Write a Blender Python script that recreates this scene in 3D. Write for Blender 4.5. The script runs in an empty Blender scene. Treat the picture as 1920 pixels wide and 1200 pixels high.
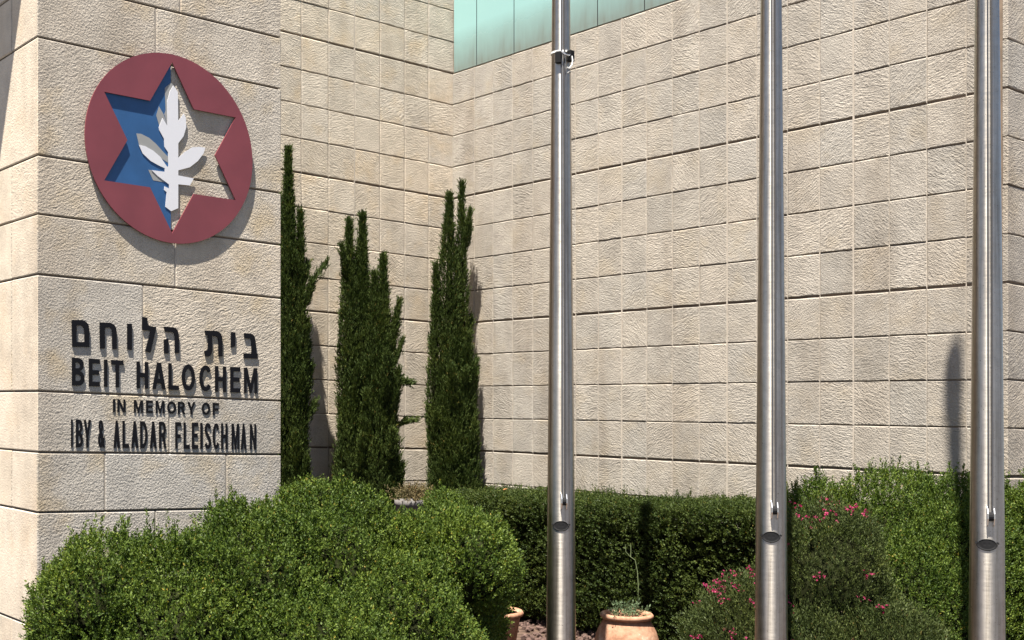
import bpy, bmesh, math, random
import numpy as np
from mathutils import Vector, Matrix
from mathutils.geometry import tessellate_polygon

scene = bpy.context.scene
COL = scene.collection
random.seed(7)
RNG = np.random.default_rng(11)
R = math.radians

# ------------------------------------------------------------------ camera
cam_d = bpy.data.cameras.new('camera')
cam = bpy.data.objects.new('camera', cam_d)
COL.objects.link(cam)
cam.location = (0.0, 0.0, 1.5)
cam.rotation_euler = (R(90), 0.0, 0.0)
cam_d.sensor_width = 36.0
cam_d.lens = 36.0 * 2294.0 / 1920.0
cam_d.shift_x = 360.0 / 1920.0
cam_d.shift_y = 150.0 / 1920.0
cam_d.clip_start = 0.05
cam_d.clip_end = 1500.0
scene.camera = cam

# ------------------------------------------------------------------ sky, sun, exposure
SUN_DIR = Vector((0.453, 1.0, -3.125)).normalized()      # direction the light travels
world = bpy.data.worlds.new('World')
scene.world = world
world.use_nodes = True
wn = world.node_tree
wn.nodes.clear()
w_out = wn.nodes.new('ShaderNodeOutputWorld')
w_bg = wn.nodes.new('ShaderNodeBackground')
w_sky = wn.nodes.new('ShaderNodeTexSky')
w_sky.sky_type = 'NISHITA'
w_sky.sun_disc = False
w_sky.sun_elevation = math.asin(-SUN_DIR.z)
w_sky.sun_rotation = math.atan2(-SUN_DIR.x, -SUN_DIR.y)
w_sky.air_density = 0.6
w_sky.dust_density = 0.8
w_bg.inputs['Strength'].default_value = 0.05
wn.links.new(w_sky.outputs['Color'], w_bg.inputs['Color'])
wn.links.new(w_bg.outputs['Background'], w_out.inputs['Surface'])

sun_d = bpy.data.lights.new('sun', 'SUN')
sun_d.energy = 5.0
sun_d.angle = R(0.45)
sun_d.color = (1.0, 0.94, 0.84)
sun = bpy.data.objects.new('sun', sun_d)
COL.objects.link(sun)
sun.location = (-4, -8, 20)
sun.rotation_euler = SUN_DIR.to_track_quat('-Z', 'Y').to_euler()

vs = scene.view_settings
vs.view_transform = 'Standard'
vs.look = 'None'
vs.exposure = 1.75
vs.gamma = 1.0
vs.use_curve_mapping = False

# ------------------------------------------------------------------ helpers
def tag(o, label=None, cat=None, group=None, kind=None):
    if label: o['label'] = label
    if cat: o['category'] = cat
    if group: o['group'] = group
    if kind: o['kind'] = kind
    return o

def link(name, me, mat=None, parent=None, loc=None, rot=None):
    o = bpy.data.objects.new(name, me)
    COL.objects.link(o)
    if mat is not None and not me.materials:
        me.materials.append(mat)
    if parent is not None: o.parent = parent
    if loc is not None: o.location = loc
    if rot is not None: o.rotation_euler = rot
    return o

def empty(name, loc, rz=0.0):
    o = bpy.data.objects.new(name, None)
    o.empty_display_size = 0.2
    COL.objects.link(o)
    o.location = loc
    o.rotation_euler = (0, 0, rz)
    return o

def bm_mesh(bm, name, smooth=False):
    me = bpy.data.meshes.new(name)
    bm.normal_update()
    bm.to_mesh(me)
    bm.free()
    if smooth:
        for p in me.polygons: p.use_smooth = True
    return me

def add_box(bm, x0, x1, y0, y1, z0, z1, shear=0.0):
    vs_ = [bm.verts.new((x, y, z - shear * x)) for x, y, z in
           ((x0,y0,z0),(x1,y0,z0),(x1,y1,z0),(x0,y1,z0),(x0,y0,z1),(x1,y0,z1),(x1,y1,z1),(x0,y1,z1))]
    for f in ((0,3,2,1),(4,5,6,7),(0,1,5,4),(1,2,6,5),(2,3,7,6),(3,0,4,7)):
        bm.faces.new([vs_[i] for i in f])
    return vs_

def add_tube(bm, pts, rad, seg=8, caps=True):
    pts = [Vector(p) for p in pts]
    rads = rad if isinstance(rad, (list, tuple)) else [rad] * len(pts)
    rings = []
    for i, p in enumerate(pts):
        d = (pts[min(i+1, len(pts)-1)] - pts[max(i-1, 0)]).normalized()
        a = d.cross(Vector((0, 0, 1)))
        if a.length < 1e-3: a = d.cross(Vector((0, 1, 0)))
        a.normalize(); b = d.cross(a)
        rings.append([bm.verts.new(p + (a*math.cos(t) + b*math.sin(t)) * rads[i])
                      for t in [2*math.pi*k/seg for k in range(seg)]])
    for r0, r1 in zip(rings, rings[1:]):
        for k in range(seg):
            bm.faces.new((r0[k], r1[k], r1[(k+1) % seg], r0[(k+1) % seg]))
    if caps:
        bm.faces.new(rings[0]); bm.faces.new(list(reversed(rings[-1])))

def add_lathe(bm, prof, seg=32, cx=0.0, cy=0.0):
    rings = [[bm.verts.new((cx + r*math.cos(2*math.pi*k/seg), cy + r*math.sin(2*math.pi*k/seg), z))
              for k in range(seg)] for r, z in prof]
    for r0, r1 in zip(rings, rings[1:]):
        for k in range(seg):
            bm.faces.new((r0[k], r0[(k+1) % seg], r1[(k+1) % seg], r1[k]))
    return rings

def plate_into(bm, shapes, y_front, y_back, shear=0.0, off=(0.0, 0.0)):
    """shapes: [(outer, [holes])] in (x, z); extruded from y_front to y_back (local y points into the wall)."""
    def area(l): return 0.5*sum(l[i][0]*l[(i+1)%len(l)][1]-l[(i+1)%len(l)][0]*l[i][1] for i in range(len(l)))
    for outer, holes in shapes:
        loops = []
        for j, l in enumerate([outer] + list(holes)):
            a = area(l)
            l = list(l)
            if (j == 0 and a < 0) or (j > 0 and a > 0): l.reverse()
            loops.append(l)
        flat = [p for l in loops for p in l]
        P = lambda p, y: (p[0]-off[0], y, p[1]-shear*p[0]-off[1])
        fv = [bm.verts.new(P(p, y_front)) for p in flat]
        bv = [bm.verts.new(P(p, y_back)) for p in flat]
        tris = tessellate_polygon([[Vector((p[0], p[1], 0)) for p in l] for l in loops])
        for t in tris:
            a, b, c = (flat[i] for i in t)
            s = (b[0]-a[0])*(c[1]-a[1])-(c[0]-a[0])*(b[1]-a[1])
            t = tuple(t) if s > 0 else tuple(reversed(t))
            try:
                bm.faces.new([fv[i] for i in t])
                bm.faces.new([bv[i] for i in reversed(t)])
            except ValueError: pass
        k = 0
        for l in loops:
            n = len(l)
            for i in range(n):
                a, b = k+i, k+(i+1) % n
                try: bm.faces.new((fv[a], bv[a], bv[b], fv[b]))
                except ValueError: pass
            k += n

# ------------------------------------------------------------------ materials
def new_mat(name):
    m = bpy.data.materials.new(name)
    m.use_nodes = True
    nt = m.node_tree
    b = nt.nodes['Principled BSDF']
    return m, nt, b

def N(nt, typ, **kw):
    n = nt.nodes.new(typ)
    for k, v in kw.items():
        if k in n.inputs.keys(): n.inputs[k].default_value = v
        else: setattr(n, k, v)
    return n

def ramp(nt, fac, stops):
    r = nt.nodes.new('ShaderNodeValToRGB')
    el = r.color_ramp.elements
    while len(el) > 1: el.remove(el[-1])
    el[0].position, el[0].color = stops[0][0], (*stops[0][1], 1)
    for p, c in stops[1:]:
        e = el.new(p); e.color = (*c, 1)
    nt.links.new(fac, r.inputs['Fac'])
    return r.outputs['Color']

def mixc(nt, fac, a, b, mode='MIX'):
    m = nt.nodes.new('ShaderNodeMix')
    m.data_type = 'RGBA'; m.blend_type = mode
    for s, v in ((m.inputs[0], fac), (m.inputs[6], a), (m.inputs[7], b)):
        if hasattr(v, 'links'): nt.links.new(v, s)
        elif isinstance(v, (int, float)): s.default_value = v
        else: s.default_value = (*v, 1)
    return m.outputs[2]

def mth(nt, op, a, b=0.0, c=None, clamp=False):
    m = nt.nodes.new('ShaderNodeMath'); m.operation = op; m.use_clamp = clamp
    for s, v in zip(m.inputs, (a, b, c)):
        if v is None: continue
        if hasattr(v, 'links'): nt.links.new(v, s)
        else: s.default_value = v
    return m.outputs[0]

def stone_material(name, warm, grey, ochre, ochre_amt, ridge=1.0, scale=1.0, dist=0.006, pits=.6):
    """hand-tooled limestone; object colour: R tint, G ridge strength, B tooling angle"""
    m, nt, b = new_mat(name)
    L = nt.links.new
    tc = N(nt, 'ShaderNodeTexCoord')
    oi = N(nt, 'ShaderNodeObjectInfo')
    sep = N(nt, 'ShaderNodeSeparateColor')
    L(oi.outputs['Color'], sep.inputs['Color'])
    comb = N(nt, 'ShaderNodeCombineXYZ')
    rnd = mth(nt, 'MULTIPLY', oi.outputs['Random'], 57.0)
    L(rnd, comb.inputs['X']); L(mth(nt, 'MULTIPLY', oi.outputs['Random'], 131.0), comb.inputs['Y'])
    base = N(nt, 'ShaderNodeVectorMath', operation='ADD')
    L(tc.outputs['Object'], base.inputs[0]); L(comb.outputs[0], base.inputs[1])
    # warp then rotate to the tooling direction
    wn_ = N(nt, 'ShaderNodeTexNoise', Scale=9.0, Detail=2.0)
    L(base.outputs[0], wn_.inputs['Vector'])
    wsub = N(nt, 'ShaderNodeVectorMath', operation='SUBTRACT'); wsub.inputs[1].default_value = (.5, .5, .5)
    L(wn_.outputs['Color'], wsub.inputs[0])
    wsc = N(nt, 'ShaderNodeVectorMath', operation='SCALE'); wsc.inputs['Scale'].default_value = 0.045
    L(wsub.outputs[0], wsc.inputs[0])
    wad = N(nt, 'ShaderNodeVectorMath', operation='ADD')
    L(base.outputs[0], wad.inputs[0]); L(wsc.outputs[0], wad.inputs[1])
    rot = N(nt, 'ShaderNodeVectorRotate', rotation_type='Y_AXIS')
    L(wad.outputs[0], rot.inputs['Vector'])
    L(mth(nt, 'MULTIPLY', mth(nt, 'SUBTRACT', sep.outputs['Blue'], 0.5), 3.14159), rot.inputs['Angle'])
    stretch = N(nt, 'ShaderNodeVectorMath', operation='MULTIPLY')
    stretch.inputs[1].default_value = (26.0*scale, 40.0*scale, 88.0*scale)
    L(rot.outputs[0], stretch.inputs[0])
    rn = N(nt, 'ShaderNodeTexNoise', Scale=1.0, Detail=2.0, Roughness=0.55, Distortion=0.5)
    L(stretch.outputs[0], rn.inputs['Vector'])
    pit = N(nt, 'ShaderNodeTexNoise', Scale=100.0*scale, Detail=3.0, Roughness=0.6)
    L(base.outputs[0], pit.inputs['Vector'])
    low = N(nt, 'ShaderNodeTexNoise', Scale=7.0, Detail=4.0, Roughness=0.55)
    L(base.outputs[0], low.inputs['Vector'])
    hgt = mth(nt, 'ADD',
              mth(nt, 'MULTIPLY', rn.outputs['Fac'], mth(nt, 'MULTIPLY', sep.outputs['Green'], 1.5*ridge)),
              mth(nt, 'MULTIPLY', pit.outputs['Fac'], pits))
    hgt = mth(nt, 'ADD', hgt, mth(nt, 'MULTIPLY', low.outputs['Fac'], 0.6))
    bump = N(nt, 'ShaderNodeBump', Strength=1.0, Distance=dist)
    L(hgt, bump.inputs['Height'])
    L(bump.outputs['Normal'], b.inputs['Normal'])
    col = mixc(nt, sep.outputs['Red'], warm, grey)
    # cloudy value, ochre stains, grain
    val = ramp(nt, low.outputs['Fac'], [(0.25, (.80, .80, .80)), (0.55, (1, 1, 1)), (0.8, (1.1, 1.1, 1.1))])
    col = mixc(nt, 1.0, col, val, 'MULTIPLY')
    st = N(nt, 'ShaderNodeTexNoise', Scale=3.6, Detail=3.0, Roughness=0.6)
    L(base.outputs[0], st.inputs['Vector'])
    thr = mth(nt, 'MULTIPLY', mth(nt, 'SUBTRACT', st.outputs['Fac'], 0.52), 5.0, clamp=True)
    col = mixc(nt, mth(nt, 'MULTIPLY', thr, ochre_amt), col, ochre)
    grain = N(nt, 'ShaderNodeTexNoise', Scale=210.0, Detail=2.0)
    L(base.outputs[0], grain.inputs['Vector'])
    gv = ramp(nt, grain.outputs['Fac'], [(0.28, (.72, .70, .67)), (0.5, (1, 1, 1)), (0.72, (1.14, 1.13, 1.1))])
    col = mixc(nt, 0.8, col, gv, 'MULTIPLY')
    rv = mth(nt, 'ADD', mth(nt, 'MULTIPLY', oi.outputs['Random'], 0.13), 0.93)
    # weather streaks running down over many stones
    geo = N(nt, 'ShaderNodeNewGeometry')
    mp = N(nt, 'ShaderNodeMapping'); mp.inputs['Scale'].default_value = (2.6, 2.6, .35)
    L(geo.outputs['Position'], mp.inputs['Vector'])
    sn = N(nt, 'ShaderNodeTexNoise', Scale=1.0, Detail=4.0, Roughness=.6); L(mp.outputs[0], sn.inputs['Vector'])
    col = mixc(nt, 1.0, col, ramp(nt, sn.outputs['Fac'], [(.32, (.84, .82, .80)), (.5, (1, 1, 1)), (.7, (1.06, 1.05, 1.04))]), 'MULTIPLY')
    hsv = N(nt, 'ShaderNodeHueSaturation'); L(col, hsv.inputs['Color']); L(rv, hsv.inputs['Value'])
    L(hsv.outputs[0], b.inputs['Base Color'])
    b.inputs['Roughness'].default_value = 0.9
    b.inputs['Specular IOR Level'].default_value = 0.2
    return m

M_PIER = stone_material('pier_limestone', (.46, .40, .325), (.39, .365, .33), (.40, .31, .18), 0.55, 1.0, 1.0, 0.0050, pits=1.45)
M_SUNLIT_SIDE = stone_material('pier_sunlit_limestone', (.57, .485, .385), (.53, .46, .375), (.50, .36, .23), 0.3, 1.0, 1.0, 0.003, pits=.8)  # pier stone with less pitting, colour lightened to stand for sun on the left face
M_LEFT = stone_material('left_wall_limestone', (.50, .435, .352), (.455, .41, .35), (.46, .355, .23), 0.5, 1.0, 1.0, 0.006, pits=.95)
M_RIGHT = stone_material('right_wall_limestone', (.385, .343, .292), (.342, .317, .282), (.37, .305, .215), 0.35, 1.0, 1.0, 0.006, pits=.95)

def plain(name, col, rough=0.6, metal=0.0, noise=0.0, nscale=20.0, spec=0.5, bump=0.0):
    m, nt, b = new_mat(name)
    b.inputs['Roughness'].default_value = rough
    b.inputs['Metallic'].default_value = metal
    b.inputs['Specular IOR Level'].default_value = spec
    if noise > 0 or bump > 0:
        tc = N(nt, 'ShaderNodeTexCoord')
        no = N(nt, 'ShaderNodeTexNoise', Scale=nscale, Detail=4.0)
        nt.links.new(tc.outputs['Object'], no.inputs['Vector'])
        lo = tuple(c*(1-noise) for c in col); hi = tuple(min(1, c*(1+noise)) for c in col)
        nt.links.new(ramp(nt, no.outputs['Fac'], [(.3, lo), (.7, hi)]), b.inputs['Base Color'])
        if bump > 0:
            bp = N(nt, 'ShaderNodeBump', Strength=bump, Distance=0.005)
            nt.links.new(no.outputs['Fac'], bp.inputs['Height'])
            nt.links.new(bp.outputs['Normal'], b.inputs['Normal'])
    else:
        b.inputs['Base Color'].default_value = (*col, 1)
    return m

M_MORTAR = plain('joint_mortar', (.42, .37, .312), .95, noise=.15, nscale=30, spec=.1)
M_CORE = plain('wall_core', (.20, .15, .11), .95, noise=.2, nscale=12, spec=.1)
M_RED = plain('red_painted_metal', (.168, .038, .046), .38, noise=.10, nscale=5)
M_BLUE = plain('blue_painted_metal', (.016, .074, .195), .5, noise=.12, nscale=8)
M_WHITE = plain('white_painted_metal', (.60, .60, .63), .45)
M_GREY = plain('grey_metal_edge', (.25, .25, .245), .6)
M_BLACK = plain('black_letter_paint', (.006, .006, .008), .6, spec=.12)
M_BLACKP = plain('black_plastic', (.008, .008, .009), .7, spec=.15)
M_STRAP = plain('white_strap', (.72, .72, .70), .6)
M_TERRA = plain('terracotta', (.38, .205, .125), .85, noise=.33, nscale=7, spec=.2, bump=.15)
M_SOIL = plain('bark_soil', (.075, .05, .038), .95, noise=.5, nscale=14, spec=.1, bump=.6)
M_ROCK = plain('lava_rock', (.088, .056, .047), .9, noise=.45, nscale=30, spec=.2, bump=.5)
M_PAVE = plain('worn_asphalt', (.085, .080, .074), .9, noise=.15, nscale=1.5, spec=.2)
M_BARK = plain('bark', (.12, .09, .065), .9, noise=.4, nscale=18, spec=.1, bump=.5)
M_STEM = plain('green_stem', (.16, .2, .09), .7)
M_TWIG = plain('dry_twig', (.38, .31, .24), .8)
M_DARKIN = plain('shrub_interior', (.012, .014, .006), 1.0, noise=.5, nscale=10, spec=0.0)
M_PLANTER = plain('grey_concrete', (.13, .122, .118), .9, noise=.15, nscale=12, spec=.2)

def terracotta_material():
    m, nt, b = new_mat('weathered_terracotta')
    tc = N(nt, 'ShaderNodeTexCoord')
    no = N(nt, 'ShaderNodeTexNoise', Scale=8.0, Detail=6.0, Roughness=.65); nt.links.new(tc.outputs['Object'], no.inputs['Vector'])
    n2 = N(nt, 'ShaderNodeTexNoise', Scale=45.0, Detail=4.0); nt.links.new(tc.outputs['Object'], n2.inputs['Vector'])
    c = ramp(nt, no.outputs['Fac'], [(.3, (.22, .105, .065)), (.48, (.32, .172, .108)), (.60, (.36, .22, .148)), (.70, (.52, .41, .32))])
    c = mixc(nt, 1.0, c, ramp(nt, n2.outputs['Fac'], [(.3, (.72, .7, .68)), (.6, (1.05, 1.05, 1.05))]), 'MULTIPLY')
    nt.links.new(c, b.inputs['Base Color']); b.inputs['Roughness'].default_value = .88
    b.inputs['Specular IOR Level'].default_value = .2
    bp = N(nt, 'ShaderNodeBump', Strength=.25, Distance=.004); nt.links.new(n2.outputs['Fac'], bp.inputs['Height']); nt.links.new(bp.outputs[0], b.inputs['Normal'])
    return m
M_TERRA = terracotta_material()

def steel_material():
    m, nt, b = new_mat('brushed_steel')
    L = nt.links.new
    b.inputs['Metallic'].default_value = 1.0
    tc = N(nt, 'ShaderNodeTexCoord')
    mp = N(nt, 'ShaderNodeMapping'); mp.inputs['Scale'].default_value = (9, 9, 140)
    L(tc.outputs['Object'], mp.inputs['Vector'])
    no = N(nt, 'ShaderNodeTexNoise', Scale=1.0, Detail=3.0)
    L(mp.outputs[0], no.inputs['Vector'])
    sp = N(nt, 'ShaderNodeTexNoise', Scale=26.0, Detail=5.0, Roughness=.7)
    L(tc.outputs['Object'], sp.inputs['Vector'])
    L(ramp(nt, sp.outputs['Fac'], [(.25, (.39, .358, .317)), (.5, (.465, .428, .38)), (.75, (.52, .48, .43))]), b.inputs['Base Color'])
    # runs of grime and small pitting
    mp2 = N(nt, 'ShaderNodeMapping'); mp2.inputs['Scale'].default_value = (60, 60, 1.6)
    L(tc.outputs['Object'], mp2.inputs['Vector'])
    st = N(nt, 'ShaderNodeTexNoise', Scale=1.0, Detail=4.0, Roughness=.6); L(mp2.outputs[0], st.inputs['Vector'])
    pt = N(nt, 'ShaderNodeTexNoise', Scale=170.0, Detail=2.0); L(tc.outputs['Object'], pt.inputs['Vector'])
    c0 = b.inputs['Base Color'].links[0].from_socket
    c1 = mixc(nt, 1.0, c0, ramp(nt, st.outputs['Fac'], [(.32, (.72, .70, .67)), (.5, (1, 1, 1)), (.7, (1.1, 1.1, 1.1))]), 'MULTIPLY')
    c1 = mixc(nt, 1.0, c1, ramp(nt, pt.outputs['Fac'], [(.27, (.35, .32, .29)), (.33, (1, 1, 1))]), 'MULTIPLY')
    L(c1, b.inputs['Base Color'])
    r = mth(nt, 'ADD', mth(nt, 'MULTIPLY', no.outputs['Fac'], .16), mth(nt, 'ADD', mth(nt, 'MULTIPLY', st.outputs['Fac'], .12), .24))
    L(r, b.inputs['Roughness'])
    b.inputs['Anisotropic'].default_value = 0.8
    b.inputs['Anisotropic Rotation'].default_value = 0.25
    tg = N(nt, 'ShaderNodeTangent', direction_type='RADIAL', axis='Z')
    L(tg.outputs[0], b.inputs['Tangent'])
    bp = N(nt, 'ShaderNodeBump', Strength=.12, Distance=.002)
    L(no.outputs['Fac'], bp.inputs['Height']); L(bp.outputs[0], b.inputs['Normal'])
    return m
M_STEEL = steel_material()
M_CHROME = plain('polished_steel', (.85, .85, .85), .24, metal=1.0)
M_DARKMETAL = plain('dark_rubber', (.016, .016, .017), .8, spec=.1)
M_ROPE = plain('grey_halyard_cord', (.045, .045, .05), .8)

def glass_material():
    m, nt, b = new_mat('mint_back_painted_glass')
    L = nt.links.new
    tc = N(nt, 'ShaderNodeTexCoord')
    sep = N(nt, 'ShaderNodeSeparateXYZ'); L(tc.outputs['Object'], sep.inputs[0])
    mp = N(nt, 'ShaderNodeMapping'); mp.inputs['Scale'].default_value = (14, 14, 2.2)
    L(tc.outputs['Object'], mp.inputs['Vector'])
    no = N(nt, 'ShaderNodeTexNoise', Scale=1.0, Detail=3.0); L(mp.outputs[0], no.inputs['Vector'])
    n2 = N(nt, 'ShaderNodeTexNoise', Scale=2.2, Detail=2.0); L(tc.outputs['Object'], n2.inputs['Vector'])
    # grime collected along the sill, streaking up
    h = mth(nt, 'SUBTRACT', 0.40, sep.outputs['Z'])
    g = mth(nt, 'MULTIPLY', h, 2.8, clamp=True)
    g = mth(nt, 'MULTIPLY', g, mth(nt, 'ADD', mth(nt, 'MULTIPLY', no.outputs['Fac'], .6), .45))
    g = mth(nt, 'MULTIPLY', g, mth(nt, 'ADD', mth(nt, 'MULTIPLY', n2.outputs['Fac'], 1.4), .5), clamp=True)
    col = mixc(nt, g, (.275, .47, .455), (.15, .172, .15))
    L(col, b.inputs['Base Color'])
    L(mth(nt, 'ADD', mth(nt, 'MULTIPLY', g, .5), .12), b.inputs['Roughness'])
    b.inputs['IOR'].default_value = 1.5
    return m
M_GLASS = glass_material()

def leaf_material(name, dark, light, rough=.5, trans=.25, spec=.35):
    m, nt, b = new_mat(name)
    L = nt.links.new
    geo = N(nt, 'ShaderNodeNewGeometry')
    c = ramp(nt, geo.outputs['Random Per Island'], [(0, dark), (.55, tuple((a+d)/2 for a, d in zip(dark, light))), (.985, light), (.994, tuple(min(1, q) for q in (light[0]*2.0, light[1]*1.15, light[2]*1.3)))])
    tc = N(nt, 'ShaderNodeTexCoord')
    no = N(nt, 'ShaderNodeTexNoise', Scale=3.5, Detail=2.0)
    L(tc.outputs['Object'], no.inputs['Vector'])
    v = ramp(nt, no.outputs['Fac'], [(.3, (.68, .74, .64)), (.5, (.97, .97, .96)), (.7, (1.26, 1.18, 1.06))])
    c = mixc(nt, 1.0, c, v, 'MULTIPLY')
    L(c, b.inputs['Base Color'])
    b.inputs['Roughness'].default_value = rough
    b.inputs['Specular IOR Level'].default_value = spec
    tr = N(nt, 'ShaderNodeBsdfTranslucent')
    hs = N(nt, 'ShaderNodeHueSaturation'); hs.inputs['Value'].default_value = 1.5; hs.inputs['Saturation'].default_value = 1.1
    L(c, hs.inputs['Color']); L(hs.outputs[0], tr.inputs['Color'])
    mx = N(nt, 'ShaderNodeMixShader'); mx.inputs[0].default_value = trans
    out = nt.nodes['Material Output']
    L(b.outputs[0], mx.inputs[1]); L(tr.outputs[0], mx.inputs[2]); L(mx.outputs[0], out.inputs['Surface'])
    return m
M_BUSH = leaf_material('bright_shrub_leaf', (.027, .054, .008), (.104, .146, .023), .6, .2, .2)
M_HEDGE = leaf_material('hedge_leaf', (.020, .036, .007), (.068, .092, .020), .6, .2, .2)
M_CYP = leaf_material('cypress_scale_leaf', (.024, .042, .009), (.072, .098, .024), .65, .12, .15)
M_OLIVE = leaf_material('olive_shrub_leaf', (.025, .038, .010), (.080, .102, .030), .6, .2, .2)
M_DRY = leaf_material('dry_shrub_leaf', (.075, .060, .030), (.155, .125, .06), .7, .2, .2)
M_SAGE = leaf_material('sage_leaf', (.06, .092, .048), (.125, .168, .092), .7, .2, .2)
M_PINK = leaf_material('pink_petal', (.26, .022, .085), (.44, .065, .15), .6, .3, .2)
M_ORANGE = leaf_material('dead_leaf', (.33, .13, .05), (.45, .2, .08), .7, .2, .2)

# ------------------------------------------------------------------ directions of the building
DL = Vector((.817, .577, 0)); DR = Vector((-.577, .817, 0))
ANG_L = math.atan2(.577, .817)             # local x along DL, local y along DR (into the wall)
ANG_R = math.atan2(-.817, .577)            # local x along -DR (towards the viewer), local y along DL (into the wall)
SLOPE = .034                                # the courses fall slightly along DL
P_PIER = Vector((-1.414, 6.12, 0)); P_CORNER = Vector((1.259, 11.6, 0))
GROUND = -0.30

# ------------------------------------------------------------------ ground
def sheet(name, x0, x1, y0, y1, z, mat):
    bm = bmesh.new()
    f = bm.faces.new([bm.verts.new(p) for p in ((x0,y0,z),(x1,y0,z),(x1,y1,z),(x0,y1,z))])
    o = link(name, bm_mesh(bm, name), mat)
    o['kind'] = 'structure'
    return o
sheet('ground', -400, 400, -400, 400, GROUND-.012, M_PAVE)
sheet('planting_bed', -1.9, 9.0, 4.1, 13.0, GROUND, M_SOIL)

# measured outlines on the pier face, metres (along, height)
SPRIG= [(0.7629, 3.2102), (0.7898, 3.1817), (0.7925, 3.0248), (0.826, 3.071), (0.8385, 3.0516), (0.8413, 2.9994), (0.825, 2.9489), (0.7925, 2.9056), (0.7925, 2.8268), (0.8304, 2.8636), (0.8795, 2.8974), (0.918, 2.9057), (0.9595, 2.9073), (0.9484, 2.8741), (0.9125, 2.8278), (0.8631, 2.7869), (0.7925, 2.7601), (0.7925, 2.7329), (0.8877, 2.7303), (0.8631, 2.6885), (0.7925, 2.6852), (0.7925, 2.5573), (0.7494, 2.5353), (0.7147, 2.5547), (0.7227, 2.634), (0.7067, 2.6437), (0.7094, 2.663), (0.7377, 2.6549), (0.7361, 2.6775), (0.6696, 2.7119), (0.6328, 2.7387), (0.711, 2.7404), (0.711, 2.7603), (0.6802, 2.7677), (0.6275, 2.7859), (0.5806, 2.8188), (0.5572, 2.8616), (0.5962, 2.8587), (0.6433, 2.8424), (0.6855, 2.8157), (0.7254, 2.7695), (0.7334, 2.774), (0.7307, 2.8485), (0.7094, 2.8737), (0.7067, 2.9159), (0.6776, 2.9586), (0.676, 2.9725), (0.6988, 3.0259), (0.7281, 2.9857), (0.7254, 3.118), (0.7414, 3.1731)]
GREY= [[(0.7495, 3.224), (0.7656, 3.2118), (0.7441, 3.1746), (0.7281, 3.1195), (0.7307, 2.987), (0.7094, 3.0475), (0.7174, 3.0702), (0.7121, 3.1878)], [(0.6776, 3.0847), (0.7041, 3.049), (0.7307, 2.987), (0.7014, 3.0272), (0.6802, 2.9788), (0.6617, 3.0324)], [(0.5442, 2.9193), (0.5727, 2.9215), (0.6196, 2.9078), (0.6617, 2.8814), (0.7094, 2.8414), (0.7307, 2.8256), (0.7307, 2.7924), (0.6829, 2.8138), (0.6196, 2.8514), (0.5597, 2.8633)], [(0.6144, 2.7378), (0.6406, 2.7392), (0.6723, 2.713), (0.7094, 2.6898), (0.7094, 2.685), (0.6433, 2.6864)]]
HEB= {'mem': [([(0.1821, 1.9133), (0.2383, 1.9174), (0.2582, 1.9103), (0.272, 1.897), (0.2772, 1.8746), (0.2781, 1.8604), (0.2781, 1.7806), (0.1851, 1.778)], [[(0.2078, 1.8883), (0.2322, 1.8894), (0.2444, 1.8837), (0.2505, 1.8728), (0.252, 1.853), (0.252, 1.8061), (0.2078, 1.802)]])], 'het': [([(0.3363, 1.9124), (0.3963, 1.9143), (0.4184, 1.9043), (0.4279, 1.8891), (0.4317, 1.8706), (0.4326, 1.7796), (0.4074, 1.7782), (0.4064, 1.8689), (0.4033, 1.8831), (0.3963, 1.8884), (0.365, 1.8877), (0.365, 1.7786), (0.3385, 1.777)], [])], 'vav': [([(0.4931, 1.9168), (0.5197, 1.9178), (0.5197, 1.7797), (0.4931, 1.7817)], [])], 'lamed': [([(0.5818, 1.9581), (0.6095, 1.9557), (0.6095, 1.9235), (0.6226, 1.9126), (0.662, 1.91), (0.6571, 1.8855), (0.6282, 1.7733), (0.5981, 1.7775), (0.6292, 1.8881), (0.5812, 1.8893)], [])], 'he': [([(0.7077, 1.9155), (0.7629, 1.9163), (0.7814, 1.9101), (0.7915, 1.8989), (0.7982, 1.874), (0.7999, 1.78), (0.7746, 1.7786), (0.7736, 1.8694), (0.7703, 1.8826), (0.7646, 1.8882), (0.7144, 1.8893)], []), ([(0.7087, 1.8475), (0.7344, 1.8535), (0.7361, 1.775), (0.7094, 1.7735)], [])], 'tav': [([(0.9593, 1.9116), (1.0274, 1.9146), (1.0468, 1.9113), (1.0592, 1.8999), (1.068, 1.8822), (1.0698, 1.7769), (1.045, 1.777), (1.0443, 1.8624), (1.0408, 1.8774), (1.0345, 1.8831), (1.0029, 1.8856), (1.0046, 1.8052), (0.9994, 1.7837), (0.9854, 1.7723), (0.9715, 1.77), (0.9593, 1.7754), (0.9569, 1.801), (0.9715, 1.8018), (0.9784, 1.8158), (0.9791, 1.8856), (0.9628, 1.8876)], [])], 'yod': [([(1.1249, 1.9141), (1.1525, 1.9137), (1.1511, 1.8367), (1.1249, 1.829)], [])], 'bet': [([(1.2096, 1.9144), (1.2533, 1.9142), (1.2697, 1.9075), (1.2789, 1.8956), (1.2862, 1.865), (1.2899, 1.806), (1.2991, 1.8034), (1.2991, 1.7769), (1.2078, 1.7736), (1.2067, 1.8014), (1.2587, 1.8027), (1.2587, 1.8664), (1.2558, 1.8786), (1.2496, 1.8844), (1.2114, 1.8867)], [])]}
ROW1= [('B', 0.1836, 0.252), ('E', 0.2766, 0.3369), ('I', 0.3612, 0.3791), ('T', 0.4017, 0.4707), ('H', 0.5478, 0.6144), ('A', 0.6406, 0.7184), ('L', 0.7361, 0.7982), ('O', 0.8169, 0.8971), ('C', 0.9257, 1.0036), ('H', 1.0239, 1.0929), ('E', 1.1214, 1.1842), ('M', 1.2103, 1.2954)]
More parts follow.
